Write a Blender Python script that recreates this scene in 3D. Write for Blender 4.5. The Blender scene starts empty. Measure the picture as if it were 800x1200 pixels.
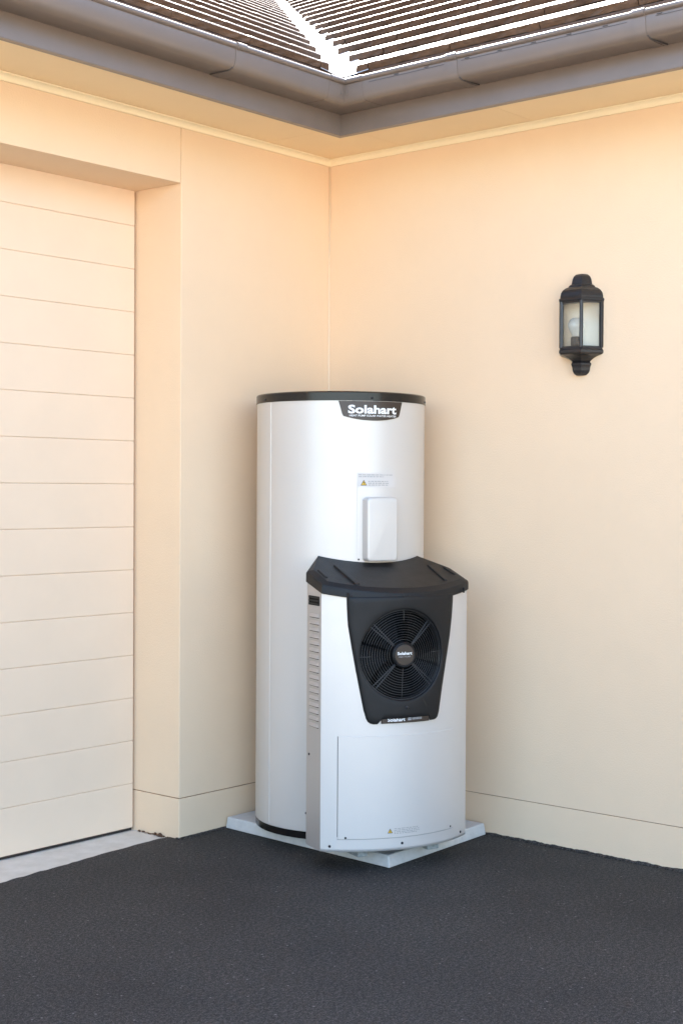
import bpy, bmesh, math, random
from math import sin, cos, pi, radians, sqrt
from mathutils import Vector, Matrix, noise

random.seed(7)
scene = bpy.context.scene
COL = scene.collection

# ------------------------------------------------------------------ camera
cam_d = bpy.data.cameras.new('camera')
cam = bpy.data.objects.new('camera', cam_d)
COL.objects.link(cam)
cam_d.sensor_fit = 'HORIZONTAL'
cam_d.sensor_width = 36.0
cam_d.lens = 1697.16 * 36 / 800
cam_d.clip_start = 0.05
cam_d.clip_end = 2000
F = Vector((0.76067633, 0.64893433, -0.01599232))
R = Vector((0.64907481, -0.76070438, 0.00554428))
U = Vector((0.00856756, 0.01459761, 0.99985674))
cam.matrix_world = Matrix(((R.x, U.x, -F.x, -4.0933), (R.y, U.y, -F.y, -3.5587),
                           (R.z, U.z, -F.z, 1.1817), (0, 0, 0, 1)))
scene.camera = cam

# ------------------------------------------------------------------ light
SUN_EL, SUN_AZ = 40.0, 45.0          # azimuth counted from +Y towards +X
world = bpy.data.worlds.new('World')
scene.world = world
world.use_nodes = True
wn = world.node_tree
sky = wn.nodes.new('ShaderNodeTexSky')
sky.sky_type = 'NISHITA'
sky.sun_disc = False
sky.sun_elevation = radians(SUN_EL)
sky.sun_rotation = radians(SUN_AZ)
sky.air_density = 1.0
sky.dust_density = 2.0
sky.ozone_density = 1.0
bg = wn.nodes['Background']
bg.inputs['Strength'].default_value = 0.15
wn.links.new(sky.outputs['Color'], bg.inputs['Color'])

sd = bpy.data.lights.new('sun', 'SUN')
sd.energy = 4.0
sd.angle = radians(0.53)
sd.color = (1.0, 0.93, 0.82)
sun = bpy.data.objects.new('sun', sd)
COL.objects.link(sun)
to_sun = Vector((sin(radians(SUN_AZ)) * cos(radians(SUN_EL)), cos(radians(SUN_AZ)) * cos(radians(SUN_EL)), sin(radians(SUN_EL))))
sun.rotation_euler = to_sun.to_track_quat('Z', 'Y').to_euler()
sun.location = (3, 3, 6)

scene.view_settings.view_transform = 'Standard'
scene.view_settings.look = 'None'
scene.view_settings.gamma = 1.0
scene.view_settings.exposure = 2.64
try:
    scene.cycles.max_bounces = 14
    scene.cycles.diffuse_bounces = 8
    scene.cycles.transparent_max_bounces = 12
except Exception:
    pass


# ------------------------------------------------------------------ materials
def mat(name, col, rough=0.6, metal=0.0, var=0.0, vscale=3.0, bump=0.0, bscale=200.0, spec=0.5, coat=0.0, dirt=None):
    m = bpy.data.materials.new(name)
    m.use_nodes = True
    nt = m.node_tree
    b = nt.nodes['Principled BSDF']
    b.inputs['Base Color'].default_value = (*col, 1)
    b.inputs['Roughness'].default_value = rough
    b.inputs['Metallic'].default_value = metal
    b.inputs['Specular IOR Level'].default_value = spec
    b.inputs['Coat Weight'].default_value = coat
    b.inputs['Coat Roughness'].default_value = 0.15
    tc = nt.nodes.new('ShaderNodeTexCoord')
    if var > 0:
        n = nt.nodes.new('ShaderNodeTexNoise')
        n.inputs['Scale'].default_value = vscale
        n.inputs['Detail'].default_value = 6
        n.inputs['Roughness'].default_value = 0.6
        nt.links.new(tc.outputs['Object'], n.inputs['Vector'])
        mx = nt.nodes.new('ShaderNodeMix')
        mx.data_type = 'RGBA'
        lo = tuple(max(0, c * (1 - var)) for c in (dirt or col)) if dirt is None else dirt
        hi = tuple(min(1, c * (1 + var)) for c in col) if dirt is None else col
        mx.inputs[6].default_value = (*lo, 1)
        mx.inputs[7].default_value = (*hi, 1)
        rp = nt.nodes.new('ShaderNodeMapRange')
        rp.inputs['From Min'].default_value = 0.3
        rp.inputs['From Max'].default_value = 0.7
        nt.links.new(n.outputs['Fac'], rp.inputs['Value'])
        nt.links.new(rp.outputs['Result'], mx.inputs[0])
        nt.links.new(mx.outputs[2], b.inputs['Base Color'])
        r2 = nt.nodes.new('ShaderNodeMapRange')
        r2.inputs['To Min'].default_value = min(1, rough + 0.06)
        r2.inputs['To Max'].default_value = max(0.02, rough - 0.06)
        nt.links.new(n.outputs['Fac'], r2.inputs['Value'])
        nt.links.new(r2.outputs['Result'], b.inputs['Roughness'])
    if bump > 0:
        n2 = nt.nodes.new('ShaderNodeTexNoise')
        n2.inputs['Scale'].default_value = bscale
        n2.inputs['Detail'].default_value = 4
        nt.links.new(tc.outputs['Object'], n2.inputs['Vector'])
        bp = nt.nodes.new('ShaderNodeBump')
        bp.inputs['Strength'].default_value = bump
        bp.inputs['Distance'].default_value = 0.002
        nt.links.new(n2.outputs['Fac'], bp.inputs['Height'])
        nt.links.new(bp.outputs['Normal'], b.inputs['Normal'])
    return m


def asphalt_mat():
    m = bpy.data.materials.new('asphalt')
    m.use_nodes = True
    nt = m.node_tree
    L = nt.links.new
    b = nt.nodes['Principled BSDF']
    tc = nt.nodes.new('ShaderNodeTexCoord')

    def noise_n(s, d=3, r=0.6):
        n = nt.nodes.new('ShaderNodeTexNoise')
        n.inputs['Scale'].default_value = s
        n.inputs['Detail'].default_value = d
        n.inputs['Roughness'].default_value = r
        L(tc.outputs['Object'], n.inputs['Vector'])
        return n

    def ramp(src, pts):
        r = nt.nodes.new('ShaderNodeValToRGB')
        e = r.color_ramp.elements
        while len(e) < len(pts):
            e.new(0.5)
        for i, (p_, c_) in enumerate(pts):
            e[i].position = p_
            e[i].color = (*c_, 1)
        L(src, r.inputs['Fac'])
        return r

    def mixc(kind, a, b_, fac):
        x = nt.nodes.new('ShaderNodeMix')
        x.data_type = 'RGBA'
        x.blend_type = kind
        if isinstance(fac, float):
            x.inputs[0].default_value = fac
        else:
            L(fac, x.inputs[0])
        L(a, x.inputs[6])
        if isinstance(b_, tuple):
            x.inputs[7].default_value = (*b_, 1)
        else:
            L(b_, x.inputs[7])
        return x.outputs[2]

    n_a = noise_n(250, 3, 0.85)
    n_b = noise_n(95, 4, 0.7)
    ad = nt.nodes.new('ShaderNodeMath')
    ad.operation = 'MULTIPLY_ADD'
    ad.inputs[1].default_value = 0.35
    L(n_b.outputs['Fac'], ad.inputs[0])
    sc_ = nt.nodes.new('ShaderNodeMath')
    sc_.operation = 'MULTIPLY'
    sc_.inputs[1].default_value = 0.65
    L(n_a.outputs['Fac'], sc_.inputs[0])
    L(sc_.outputs[0], ad.inputs[2])
    fine = ramp(ad.outputs[0], [(0.41, (0.005, 0.0048, 0.0046)), (0.5, (0.027, 0.025, 0.0235)), (0.585, (0.108, 0.099, 0.092))])
    big = ramp(noise_n(1.3, 6, 0.72).outputs['Fac'], [(0.3, (0.62, 0.62, 0.64)), (0.7, (1.22, 1.19, 1.15))])
    c = mixc('MULTIPLY', fine.outputs['Color'], big.outputs['Color'], 1.0)
    vo = nt.nodes.new('ShaderNodeTexVoronoi')
    vo.inputs['Scale'].default_value = 95
    L(tc.outputs['Object'], vo.inputs['Vector'])
    sep = nt.nodes.new('ShaderNodeSeparateColor')
    L(vo.outputs['Color'], sep.inputs['Color'])
    g1 = nt.nodes.new('ShaderNodeMath')
    g1.operation = 'GREATER_THAN'
    g1.inputs[1].default_value = 0.978
    L(sep.outputs[0], g1.inputs[0])
    g2 = nt.nodes.new('ShaderNodeMath')
    g2.operation = 'LESS_THAN'
    g2.inputs[1].default_value = 0.27
    L(vo.outputs['Distance'], g2.inputs[0])
    g3 = nt.nodes.new('ShaderNodeMath')
    g3.operation = 'MULTIPLY'
    L(g1.outputs[0], g3.inputs[0])
    L(g2.outputs[0], g3.inputs[1])
    g4 = nt.nodes.new('ShaderNodeMath')
    g4.operation = 'MULTIPLY'
    g4.inputs[1].default_value = 0.6
    L(g3.outputs[0], g4.inputs[0])
    c = mixc('MIX', c, (0.24, 0.23, 0.22), g4.outputs[0])
    L(c, b.inputs['Base Color'])
    b.inputs['Roughness'].default_value = 0.75
    b.inputs['Specular IOR Level'].default_value = 0.35
    bp = nt.nodes.new('ShaderNodeBump')
    bp.inputs['Strength'].default_value = 0.2
    bp.inputs['Distance'].default_value = 0.004
    L(ad.outputs[0], bp.inputs['Height'])
    L(bp.outputs['Normal'], b.inputs['Normal'])
    return m


def glass_mat():
    m = bpy.data.materials.new('lantern_glass')
    m.use_nodes = True
    nt = m.node_tree
    L = nt.links.new
    nt.nodes.remove(nt.nodes['Principled BSDF'])
    out = nt.nodes['Material Output']
    tr = nt.nodes.new('ShaderNodeBsdfTransparent')
    tr.inputs['Color'].default_value = (0.96, 0.97, 0.96, 1)
    tl = nt.nodes.new('ShaderNodeBsdfDiffuse')
    tl.inputs['Color'].default_value = (0.85, 0.85, 0.82, 1)
    m1 = nt.nodes.new('ShaderNodeMixShader')
    no = nt.nodes.new('ShaderNodeTexNoise')
    no.inputs['Scale'].default_value = 9
    mr = nt.nodes.new('ShaderNodeMapRange')
    mr.inputs['To Min'].default_value = 0.0
    mr.inputs['To Max'].default_value = 0.03
    L(no.outputs['Fac'], mr.inputs['Value'])
    L(mr.outputs['Result'], m1.inputs[0])
    L(tr.outputs[0], m1.inputs[1])
    L(tl.outputs[0], m1.inputs[2])
    gl = nt.nodes.new('ShaderNodeBsdfGlossy')
    gl.inputs['Roughness'].default_value = 0.06
    gl.inputs['Color'].default_value = (0.6, 0.6, 0.6, 1)
    fr = nt.nodes.new('ShaderNodeFresnel')
    m2 = nt.nodes.new('ShaderNodeMixShader')
    L(fr.outputs[0], m2.inputs[0])
    L(m1.outputs[0], m2.inputs[1])
    L(gl.outputs[0], m2.inputs[2])
    L(m2.outputs[0], out.inputs['Surface'])
    return m


WALL = (0.80, 0.603, 0.412)
M = {
    'render': mat('cream_render', WALL, 0.75, 0, 0.014, 5.0, 0.45, 200, spec=0.3),
    'door': mat('cream_door_paint', (0.81, 0.632, 0.465), 0.5, 0, 0.02, 5, 0.12, 90, spec=0.4),
    'soffit': mat('cream_soffit_paint', (0.90, 0.72, 0.46), 0.7, 0, 0.02, 3, 0.08, 120, spec=0.3),
    'cornice': mat('cornice_paint', (0.92, 0.80, 0.56), 0.6, 0, 0.02, 4, spec=0.3),
    'joint': mat('brown_joint_sealant', (0.26, 0.15, 0.09), 0.8, 0, 0.3, 30),
    'beige_joint': mat('beige_sealant', (0.80, 0.64, 0.46), 0.6),
    'dark': mat('dark_gap', (0.03, 0.022, 0.018), 0.9),
    'steel': mat('grey_colour_steel', (0.168, 0.130, 0.108), 0.33, 0, 0.06, 8, 0.05, 60, spec=0.75),
    'steel_joint': mat('grey_gutter_sealant', (0.173, 0.135, 0.113), 0.38, spec=0.7),
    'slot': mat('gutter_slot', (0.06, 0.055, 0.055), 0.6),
    'tile': mat('brown_concrete_tile', (0.105, 0.055, 0.029), 0.45, 0, 0.35, 22, 0.8, 240, spec=0.45),
    'valley': mat('zinc_valley', (0.62, 0.62, 0.61), 0.35, 0.7, 0.06, 9),
    'valley_dark': mat('dark_grey_valley', (0.09, 0.09, 0.10), 0.55, 0.0, 0.15, 12),
    'concrete': mat('concrete', (0.74, 0.68, 0.59), 0.85, 0, 0.3, 14, 0.5, 180, spec=0.3, dirt=(0.62, 0.56, 0.47)),
    'pad': mat('grey_pad_concrete', (0.60, 0.585, 0.555), 0.85, 0, 0.3, 40, 0.5, 160, spec=0.3, dirt=(0.52, 0.51, 0.485)),
    'block': mat('packing_block_concrete', (0.40, 0.42, 0.41), 0.85, 0, 0.5, 60, 0.6, 220, dirt=(0.2, 0.22, 0.215)),
    'bounce_ground': mat('bounce_paving', (0.56, 0.48, 0.37), 0.85, 0, 0.12, 1.2, 0.3, 120, spec=0.3),
    'moss': mat('rust_brown_debris', (0.10, 0.05, 0.025), 0.9, 0, 0.4, 90),
    'asphalt': asphalt_mat(),
    'tank': mat('pearl_tank_paint', (0.60, 0.57, 0.53), 0.38, 0.2, 0.012, 3, 0.03, 14, coat=0.1),
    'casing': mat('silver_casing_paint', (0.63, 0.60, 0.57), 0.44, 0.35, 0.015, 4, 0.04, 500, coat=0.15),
    'casing_side': mat('taupe_side', (0.48, 0.458, 0.44), 0.42, 0.45, 0.02, 4, 0.04, 500, coat=0.1),  # side panels in a darker tone than the front
    'white_cover': mat('white_cover_paint', (0.58, 0.55, 0.515), 0.38, 0.25, 0.01, 6),
    'black_gloss': mat('black_gloss_band', (0.009, 0.008, 0.0075), 0.2, 0, 0.1, 10, spec=0.35),
    'charcoal': mat('charcoal_plastic', (0.007, 0.007, 0.0078), 0.48, 0, 0.12, 25, 0.25, 700, spec=0.32),
    'fan_black': mat('fan_black_plastic', (0.004, 0.0045, 0.005), 0.45, 0, 0.1, 20, spec=0.08),
    'wire': mat('grille_wire', (0.03, 0.03, 0.031), 0.28),
    'badge': mat('dark_brown_badge', (0.033, 0.021, 0.015), 0.35, 0, 0.06, 30),
    'print': mat('white_print', (0.82, 0.82, 0.80), 0.5),
    'grey_print': mat('grey_print', (0.33, 0.33, 0.34), 0.6),
    'dim_print': mat('dim_grey_print', (0.28, 0.27, 0.26), 0.6),
    'label': mat('label_film', (0.60, 0.565, 0.53), 0.5, spec=0.3),
    'yellow': mat('warning_yellow', (0.72, 0.46, 0.04), 0.5),
    'black_print': mat('black_print', (0.02, 0.02, 0.02), 0.5),
    'screw': mat('dark_screw', (0.03, 0.03, 0.035), 0.4, 0.6),
    'lantern': mat('black_cast_lantern', (0.012, 0.011, 0.012), 0.33, 0.0, 0.35, 45, 0.5, 150),
    'holder': mat('brown_lampholder', (0.06, 0.045, 0.035), 0.5),
    'bulb': mat('frosted_bulb', (0.85, 0.84, 0.80), 0.2, coat=0.5),
    'back_reflector': mat('cream_reflector', (0.90, 0.82, 0.70), 0.5),
    'glass': glass_mat(),
}


# ------------------------------------------------------------------ mesh helpers
class MB:
    def __init__(self):
        self.v, self.f, self.sm = [], [], []

    def add(self, vs, fs, smooth=False):
        o = len(self.v)
        self.v += [tuple(p) for p in vs]
        self.f += [tuple(i + o for i in f) for f in fs]
        self.sm += [smooth] * len(fs)
        return self

    def box(self, x0, x1, y0, y1, z0, z1, M4=None):
        vs = [Vector((x, y, z)) for x in (x0, x1) for y in (y0, y1) for z in (z0, z1)]
        if M4 is not None:
            vs = [M4 @ p for p in vs]
        return self.add(vs, [(0, 1, 3, 2), (4, 6, 7, 5), (0, 4, 5, 1), (2, 3, 7, 6), (0, 2, 6, 4), (1, 5, 7, 3)])

    def prism(self, bottom, top):
        n = len(bottom)
        fs = [tuple(range(n))[::-1], tuple(range(n, 2 * n))]
        fs += [(i, (i + 1) % n, n + (i + 1) % n, n + i) for i in range(n)]
        return self.add(list(bottom) + list(top), fs)

    def loft(self, rings, closed=True, cap0=True, cap1=True, smooth=False):
        n = len(rings[0])
        vs = [p for r in rings for p in r]
        fs = []
        for k in range(len(rings) - 1):
            for i in range(n if closed else n - 1):
                j = (i + 1) % n
                fs.append((k * n + i, k * n + j, (k + 1) * n + j, (k + 1) * n + i))
        self.add(vs, fs, smooth)
        if cap0:
            self.add(rings[0], [tuple(range(n))[::-1]])
        if cap1:
            self.add(rings[-1], [tuple(range(n))])
        return self

    def lathe(self, prof, c, seg=48, cap0=True, cap1=True, smooth=True, a0=0.0):
        rings = [[(c[0] + r * cos(a0 + 2 * pi * i / seg), c[1] + r * sin(a0 + 2 * pi * i / seg), z) for i in range(seg)] for r, z in prof]
        return self.loft(rings, True, cap0, cap1, smooth)

    def tube(self, pts, r, seg=6, closed=False):
        pts = [Vector(p) for p in pts]
        n = len(pts)
        rings = []
        for i, p in enumerate(pts):
            a = pts[(i - 1) % n] if closed or i > 0 else pts[i]
            b = pts[(i + 1) % n] if closed or i < n - 1 else pts[i]
            t = (b - a).normalized()
            up = Vector((0, 0, 1)) if abs(t.z) < 0.95 else Vector((1, 0, 0))
            s = t.cross(up).normalized()
            w = s.cross(t)
            rings.append([p + r * (cos(2 * pi * k / seg) * s + sin(2 * pi * k / seg) * w) for k in range(seg)])
        if closed:
            rings.append(rings[0])
            return self.loft(rings, True, False, False, True)
        return self.loft(rings, True, True, True, True)

    def mesh(self, name):
        me = bpy.data.meshes.new(name)
        me.from_pydata(self.v, [], self.f)
        for p, s in zip(me.polygons, self.sm):
            p.use_smooth = s
        me.update()
        return me

    def build(self, name, m, parent=None, bevel=0.0, seg=2, weld=True):
        o0 = root_loc(parent)
        if o0.length > 0:
            self.v = [(p[0] - o0.x, p[1] - o0.y, p[2] - o0.z) for p in self.v]
        me = self.mesh(name)
        bm = bmesh.new()
        bm.from_mesh(me)
        if weld:
            bmesh.ops.remove_doubles(bm, verts=bm.verts, dist=1e-5)
        bmesh.ops.recalc_face_normals(bm, faces=bm.faces)
        if bevel > 0:
            es = [e for e in bm.edges if len(e.link_faces) == 2 and e.calc_face_angle(0) > 0.5]
            bmesh.ops.bevel(bm, geom=es, offset=bevel, segments=seg, profile=0.5, affect='EDGES', clamp_overlap=True)
        bm.to_mesh(me)
        bm.free()
        me.materials.append(m)
        o = bpy.data.objects.new(name, me)
        COL.objects.link(o)
        if parent is not None:
            o.parent = parent
        return o


def root_loc(o):
    v = Vector((0, 0, 0))
    while o is not None:
        v = v + Vector(o.location)
        o = o.parent
    return v


def smooth_by_angle(o, ang=35):
    me = o.data
    bm = bmesh.new()
    bm.from_mesh(me)
    for f in bm.faces:
        f.smooth = True
    for e in bm.edges:
        e.smooth = not (len(e.link_faces) == 2 and e.calc_face_angle(0) > radians(ang))
    bm.to_mesh(me)
    bm.free()


def thing(name, label, cat, loc=(0, 0, 0), group=None):
    o = bpy.data.objects.new(name, None)
    COL.objects.link(o)
    o.location = loc
    o.empty_display_size = 0.1
    o['label'] = label
    o['category'] = cat
    if group:
        o['group'] = group
    return o


def text_tris(txt, size, bold=0.0, sx=1.0, spacing=1.0):
    """Filled outline of a text, centred on x, baseline at 0: (verts, faces, width)."""
    cu = bpy.data.curves.new('t', 'FONT')
    cu.body = txt
    cu.size = size
    cu.offset = bold
    cu.space_character = spacing
    cu.resolution_u = 3
    ob = bpy.data.objects.new('t', cu)
    COL.objects.link(ob)
    dg = bpy.context.evaluated_depsgraph_get()
    dg.update()
    me = ob.evaluated_get(dg).to_mesh()
    vs = [(v.co.x * sx, v.co.y) for v in me.vertices]
    fs = [tuple(p.vertices) for p in me.polygons]
    ob.evaluated_get(dg).to_mesh_clear()
    bpy.data.objects.remove(ob)
    bpy.data.curves.remove(cu)
    x0, x1 = min(v[0] for v in vs), max(v[0] for v in vs)
    return [(v[0] - (x0 + x1) / 2, v[1]) for v in vs], fs, x1 - x0


# =================================================================== SETTING
Rv = 0.2227        # depth of the garage opening
XA = -0.7535       # right edge of the garage opening
H = 2.383          # underside of the cornice on the wall
EV = 0.363         # overhang of the eaves
LN = 2.2           # head of the garage opening

g = MB()
n = 24
rad = 900
g.add([(rad * cos(2 * pi * i / n), rad * sin(2 * pi * i / n), -0.03) for i in range(n)], [tuple(range(n))])
o = g.build('ground', M['bounce_ground'])  # unseen pale paving, added to bounce warm light onto walls and soffit
o['kind'] = 'structure'

# asphalt: a sheet with an irregular edge along the threshold slab and the walls
edge = [(-4.6, 0.0), (-2.4, 0.0), (-1.478, 0.003), (-1.273, 0.020), (-1.052, 0.040), (-0.794, 0.058), (-0.745, 0.045), (-0.712, 0.02), (-0.608, 0.02)]
pts = []
for (x0, y0), (x1, y1) in zip(edge, edge[1:]):
    k = max(2, int((x1 - x0) / 0.022))
    for i in range(k):
        t = i / k
        x = x0 + (x1 - x0) * t
        y = y0 + (y1 - y0) * t
        amp = 0.006 if x < -0.76 else 0.0
        pts.append((x, y + amp * noise.noise((x * 14, 3.1, 0)) + amp * 1.0 * noise.noise((x * 45, 7.7, 0))))
pts += [(0.02, 0.02)]
a = MB()
top = [(x, y, 0.0) for x, y in pts] + [(0.02, -3.2, 0), (-4.6, -3.2, 0)]
a.prism([(x, y, -0.04) for x, y, z in top], top)
o = a.build('driveway', M['asphalt'])
o['kind'] = 'structure'


def lip(path, name, hmin, hmax, width, seed):
    """ragged asphalt lip that climbs a little up a wall foot; path points carry the inward normal"""
    b = MB()
    rings = []
    for x, y, nx, ny in path:
        q = noise.noise((x * 22 + seed, y * 22, 0.3)) * 0.5 + 0.5
        q2 = noise.noise((x * 85 + seed, y * 85, 1.3)) * 0.5 + 0.5
        h = hmin + (hmax - hmin) * (0.6 * q + 0.4 * q2)
        w = width * (0.6 + 0.6 * q2)
        rings.append([(x - nx * 0.01, y - ny * 0.01, h * 1.02), (x + nx * 0.004, y + ny * 0.004, h),
                      (x + nx * w * 0.45, y + ny * w * 0.45, h * 0.6 + 0.001), (x + nx * w, y + ny * w, 0.001), (x - nx * 0.01, y - ny * 0.01, -0.01)])
    b.loft(rings, True, True, True, False)
    o = b.build(name, M['asphalt'])
    o['kind'] = 'structure'
    return o


lip([(0.0, -0.62 - 0.006 * i, -1, 0) for i in range(330)], 'asphalt_edge', 0.001, 0.011, 0.018, 4.0)
lip([(-0.76 + 0.01 * i, 0.0, 0, -1) for i in range(24)], 'asphalt_edge', 0.001, 0.009, 0.016, 9.0)

s = MB()
s.box(-6.0, XA + 0.004, -0.05, 0.42, -0.09, -0.004)
o = s.build('threshold_slab', M['concrete'])
o['kind'] = 'structure'

# =================================================================== HOUSE
house = thing('house', 'cream rendered house corner with garage doorway, grey gutter and brown tiled roof', 'house')


def part(b, name, m, bevel=0.0, parent=house, seg=2):
    return b.build(name, M[m], parent, bevel, seg)


ZP0, ZP1 = 0.1343, 0.1368
ZT = 2.44
# pier between the doorway and the corner
part(MB().box(XA, -0.0015, 0, Rv + 0.2, ZP1, ZT), 'wall', 'render', 0.0025)
part(MB().box(XA + 0.0005, -0.0015, 0.0005, Rv + 0.2, -0.12, ZP0), 'plinth', 'render', 0.0025)
part(MB().box(XA + 0.004, -0.002, 0.004, Rv + 0.19, ZP0 - 0.01, ZP1 + 0.01), 'wall_joint', 'joint')
# beam over the doorway
part(MB().box(-6.0, XA - 0.0022, 0.0004, Rv + 0.2, LN, ZT), 'lintel', 'render', 0.002)
part(MB().box(XA - 0.004, XA + 0.004, 0.0035, Rv + 0.18, LN + 0.012, ZT - 0.002), 'wall_joint', 'joint')
# the far pier, outside the frame
part(MB().box(-8.0, -6.002, 0.0, Rv + 0.2, -0.12, ZT), 'wall', 'render', 0.002)
# right wall
part(MB().box(0.0, 0.22, -7.0, Rv + 0.6, ZP1, ZT), 'wall', 'render')
part(MB().box(0.0004, 0.22, -7.0, Rv + 0.6, -0.12, ZP0), 'plinth', 'render', 0.0015)
part(MB().box(0.0035, 0.21, -6.99, Rv + 0.5, ZP0 - 0.01, ZP1 + 0.01), 'wall_joint', 'joint')
# sealant bead in the corner
part(MB().tube([(-0.0025, -0.0025, ZP1), (-0.0025, -0.0025, H)], 0.0035, 8), 'corner_bead', 'beige_joint')

# garage door: fifteen boards
door = MB().box(-5.99, XA - 0.002, Rv + 0.032, Rv + 0.05, -0.02, LN + 0.1).build('garage_door', M['dark'], house)
S0, SP = 2.0809, 0.1478
zz = [LN + 0.09] + [S0 - SP * k for k in range(14)] + [0.0065]
prev = None
for k in range(15):
    z1, z0 = zz[k], zz[k + 1]
    b = MB()
    x0, x1 = -5.99, XA - 0.010
    dz = [(z0 + 0.0002, 0.0026), (z0 + 0.0016, 0.0007), (z0 + 0.004, 0.0), (z1 - 0.004, 0.0), (z1 - 0.0016, 0.0007), (z1 - 0.0002, 0.0026)]
    r0 = [(x0, Rv + d, z) for z, d in dz] + [(x0, Rv + 0.028, z1 - 0.0002), (x0, Rv + 0.028, z0 + 0.0002)]
    r1 = [(x1, y, z) for _, y, z in r0]
    b.loft([r0, r1], True, True, True)
    b.build('door_panel', M['door'], door)
MB().box(-5.99, XA - 0.012, Rv + 0.004, Rv + 0.026, -0.002, 0.006).build('door_seal', M['dark'], door)
# rusty debris in the corner of the slab
b = MB()
for i in range(34):
    t = random.random()
    y = Rv - 0.02 - t * 0.2
    c = Vector((XA - 0.004 - abs(random.gauss(0, 0.004)), y, -0.003))
    s_ = random.uniform(0.0025, 0.006) * (1.5 if 0.45 < t < 0.7 or t > 0.9 else 0.8)
    b.lathe([(s_ * 0.5, c.z), (s_, c.z + s_ * 0.5), (s_ * 0.4, c.z + s_ * 1.2)], c, 5, True, True, False, random.random() * 6)
o = b.build('leaf_debris', M['moss'])
o['kind'] = 'stuff'


# sweeps round the inside corner: profile (offset from wall, z)
def sweep(prof, xl=-8.0, yr=-7.0, closed=True):
    rings = [[(xl, -o, z) for o, z in prof], [(-o, -o, z) for o, z in prof], [(-o, yr, z) for o, z in prof]]
    return MB().loft(rings, closed, closed, closed)


def cove(n=7):
    return [(0.0005, 2.383), (0.007, 2.383), (0.008, 2.387)] + [(0.022 - 0.014 * cos(t), 2.387 + 0.013 * sin(t)) for t in [pi / 2 * i / n for i in range(1, n)]] + [(0.022, 2.399), (0.0275, 2.4005), (0.0275, 2.404), (0.0005, 2.404)]


part(sweep(cove()), 'cornice', 'cornice')
zs = 2.405
soff = [(-8.0, -2.2, -EV + 0.004, -0.001), (-2.198, -0.36, -EV + 0.004, -0.001), (-0.3585, -0.001, -EV + 0.004, -0.001)]
for x0, x1, y0, y1 in soff:
    part(MB().box(x0, x1, y0, y1, zs, zs + 0.006), 'soffit_sheet', 'soffit')
for y0, y1 in [(-0.908, -EV + 0.0025), (-3.3, -0.9095), (-7.0, -3.3015)]:
    part(MB().box(-EV + 0.004, -0.001, y0, y1, zs, zs + 0.006), 'soffit_sheet', 'soffit')
part(MB().box(-8, 0.2, -EV + 0.02, 0.4, zs + 0.03, zs + 0.05), 'soffit_board', 'dark')
part(MB().box(-EV + 0.02, 0.2, -7, -EV + 0.018, zs + 0.03, zs + 0.05), 'soffit_board', 'dark')
# fascia
part(sweep([(EV - 0.02, 2.374), (EV, 2.374), (EV + 0.001, 2.377), (EV + 0.001, 2.535), (EV - 0.02, 2.535)]), 'fascia', 'steel')

# gutter
def gutter_prof(d=0.0):
    e = EV + 0.0015
    out = [(e, 2.520), (e, 2.446 - d), (e + 0.030, 2.445 - d), (e + 0.080, 2.445 - d)]
    for i in range(1, 6):
        t = pi / 2 * i / 6
        out.append((e + 0.080 + (0.024 + d) * sin(t), 2.469 - (0.024 + d) * cos(t)))
    out += [(e + 0.105 + d, 2.476), (e + 0.107 + d, 2.492), (e + 0.1065 + d, 2.504)]
    for i in range(0, 9):                      # rolled top bead
        t = -pi / 2 + pi * 1.35 * i / 8
        out.append((e + 0.1085 + d + (0.0085 + d) * cos(t), 2.5135 + (0.0085 + d) * sin(t)))
    inner = [(e + 0.101, 2.508), (e + 0.101, 2.480), (e + 0.080, 2.4505), (e + 0.004, 2.450), (e + 0.004, 2.520)]
    return out + inner


GP = gutter_prof()
CL = EV + 0.18


def run_left(prof, x0, x1):
    return MB().loft([[(x0, -o_, z) for o_, z in prof], [(x1, -o_, z) for o_, z in prof]], True, True, True)


def run_right(prof, y0, y1):
    return MB().loft([[(-o_, y0, z) for o_, z in prof], [(-o_, y1, z) for o_, z in prof]], True, True, True)


gl = part(run_left(GP, -8.0, -CL), 'gutter', 'steel')
smooth_by_angle(gl, 40)
gr = part(run_right(GP, -7.0, -CL), 'gutter', 'steel')
smooth_by_angle(gr, 40)
gc = MB()
GQ = gutter_prof(0.0012)
gc.loft([[(-CL - 0.004, -o_, z) for o_, z in GQ], [(-o_, -o_, z) for o_, z in GQ], [(-o_, -CL - 0.004, z) for o_, z in GQ]], True, True, True)
gc = part(gc, 'gutter_corner', 'steel')
smooth_by_angle(gc, 40)
GJ = gutter_prof(0.0022)
for x in (-0.957, -3.9):
    j = run_left(GJ, x - 0.019, x + 0.019).build('gutter_joint', M['steel_joint'], gl)
    smooth_by_angle(j, 40)
    MB().tube([(x - 0.021, -EV - 0.098, 2.4505), (x - 0.024, -EV - 0.080, 2.4432), (x - 0.032, -EV - 0.012, 2.4425)], 0.0022, 5).build('joint_crack', M['slot'], gl)  # dark crack along the underside of the joint
for y in (-0.905, -1.55, -4.2):
    j = run_right(GJ, y - 0.019, y + 0.019).build('gutter_joint', M['steel_joint'], gr)
    smooth_by_angle(j, 40)
    MB().tube([(-EV - 0.098, y - 0.021, 2.4505), (-EV - 0.080, y - 0.024, 2.4432), (-EV - 0.012, y - 0.036, 2.4425)], 0.0022, 5).build('joint_crack', M['slot'], gr)
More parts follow.
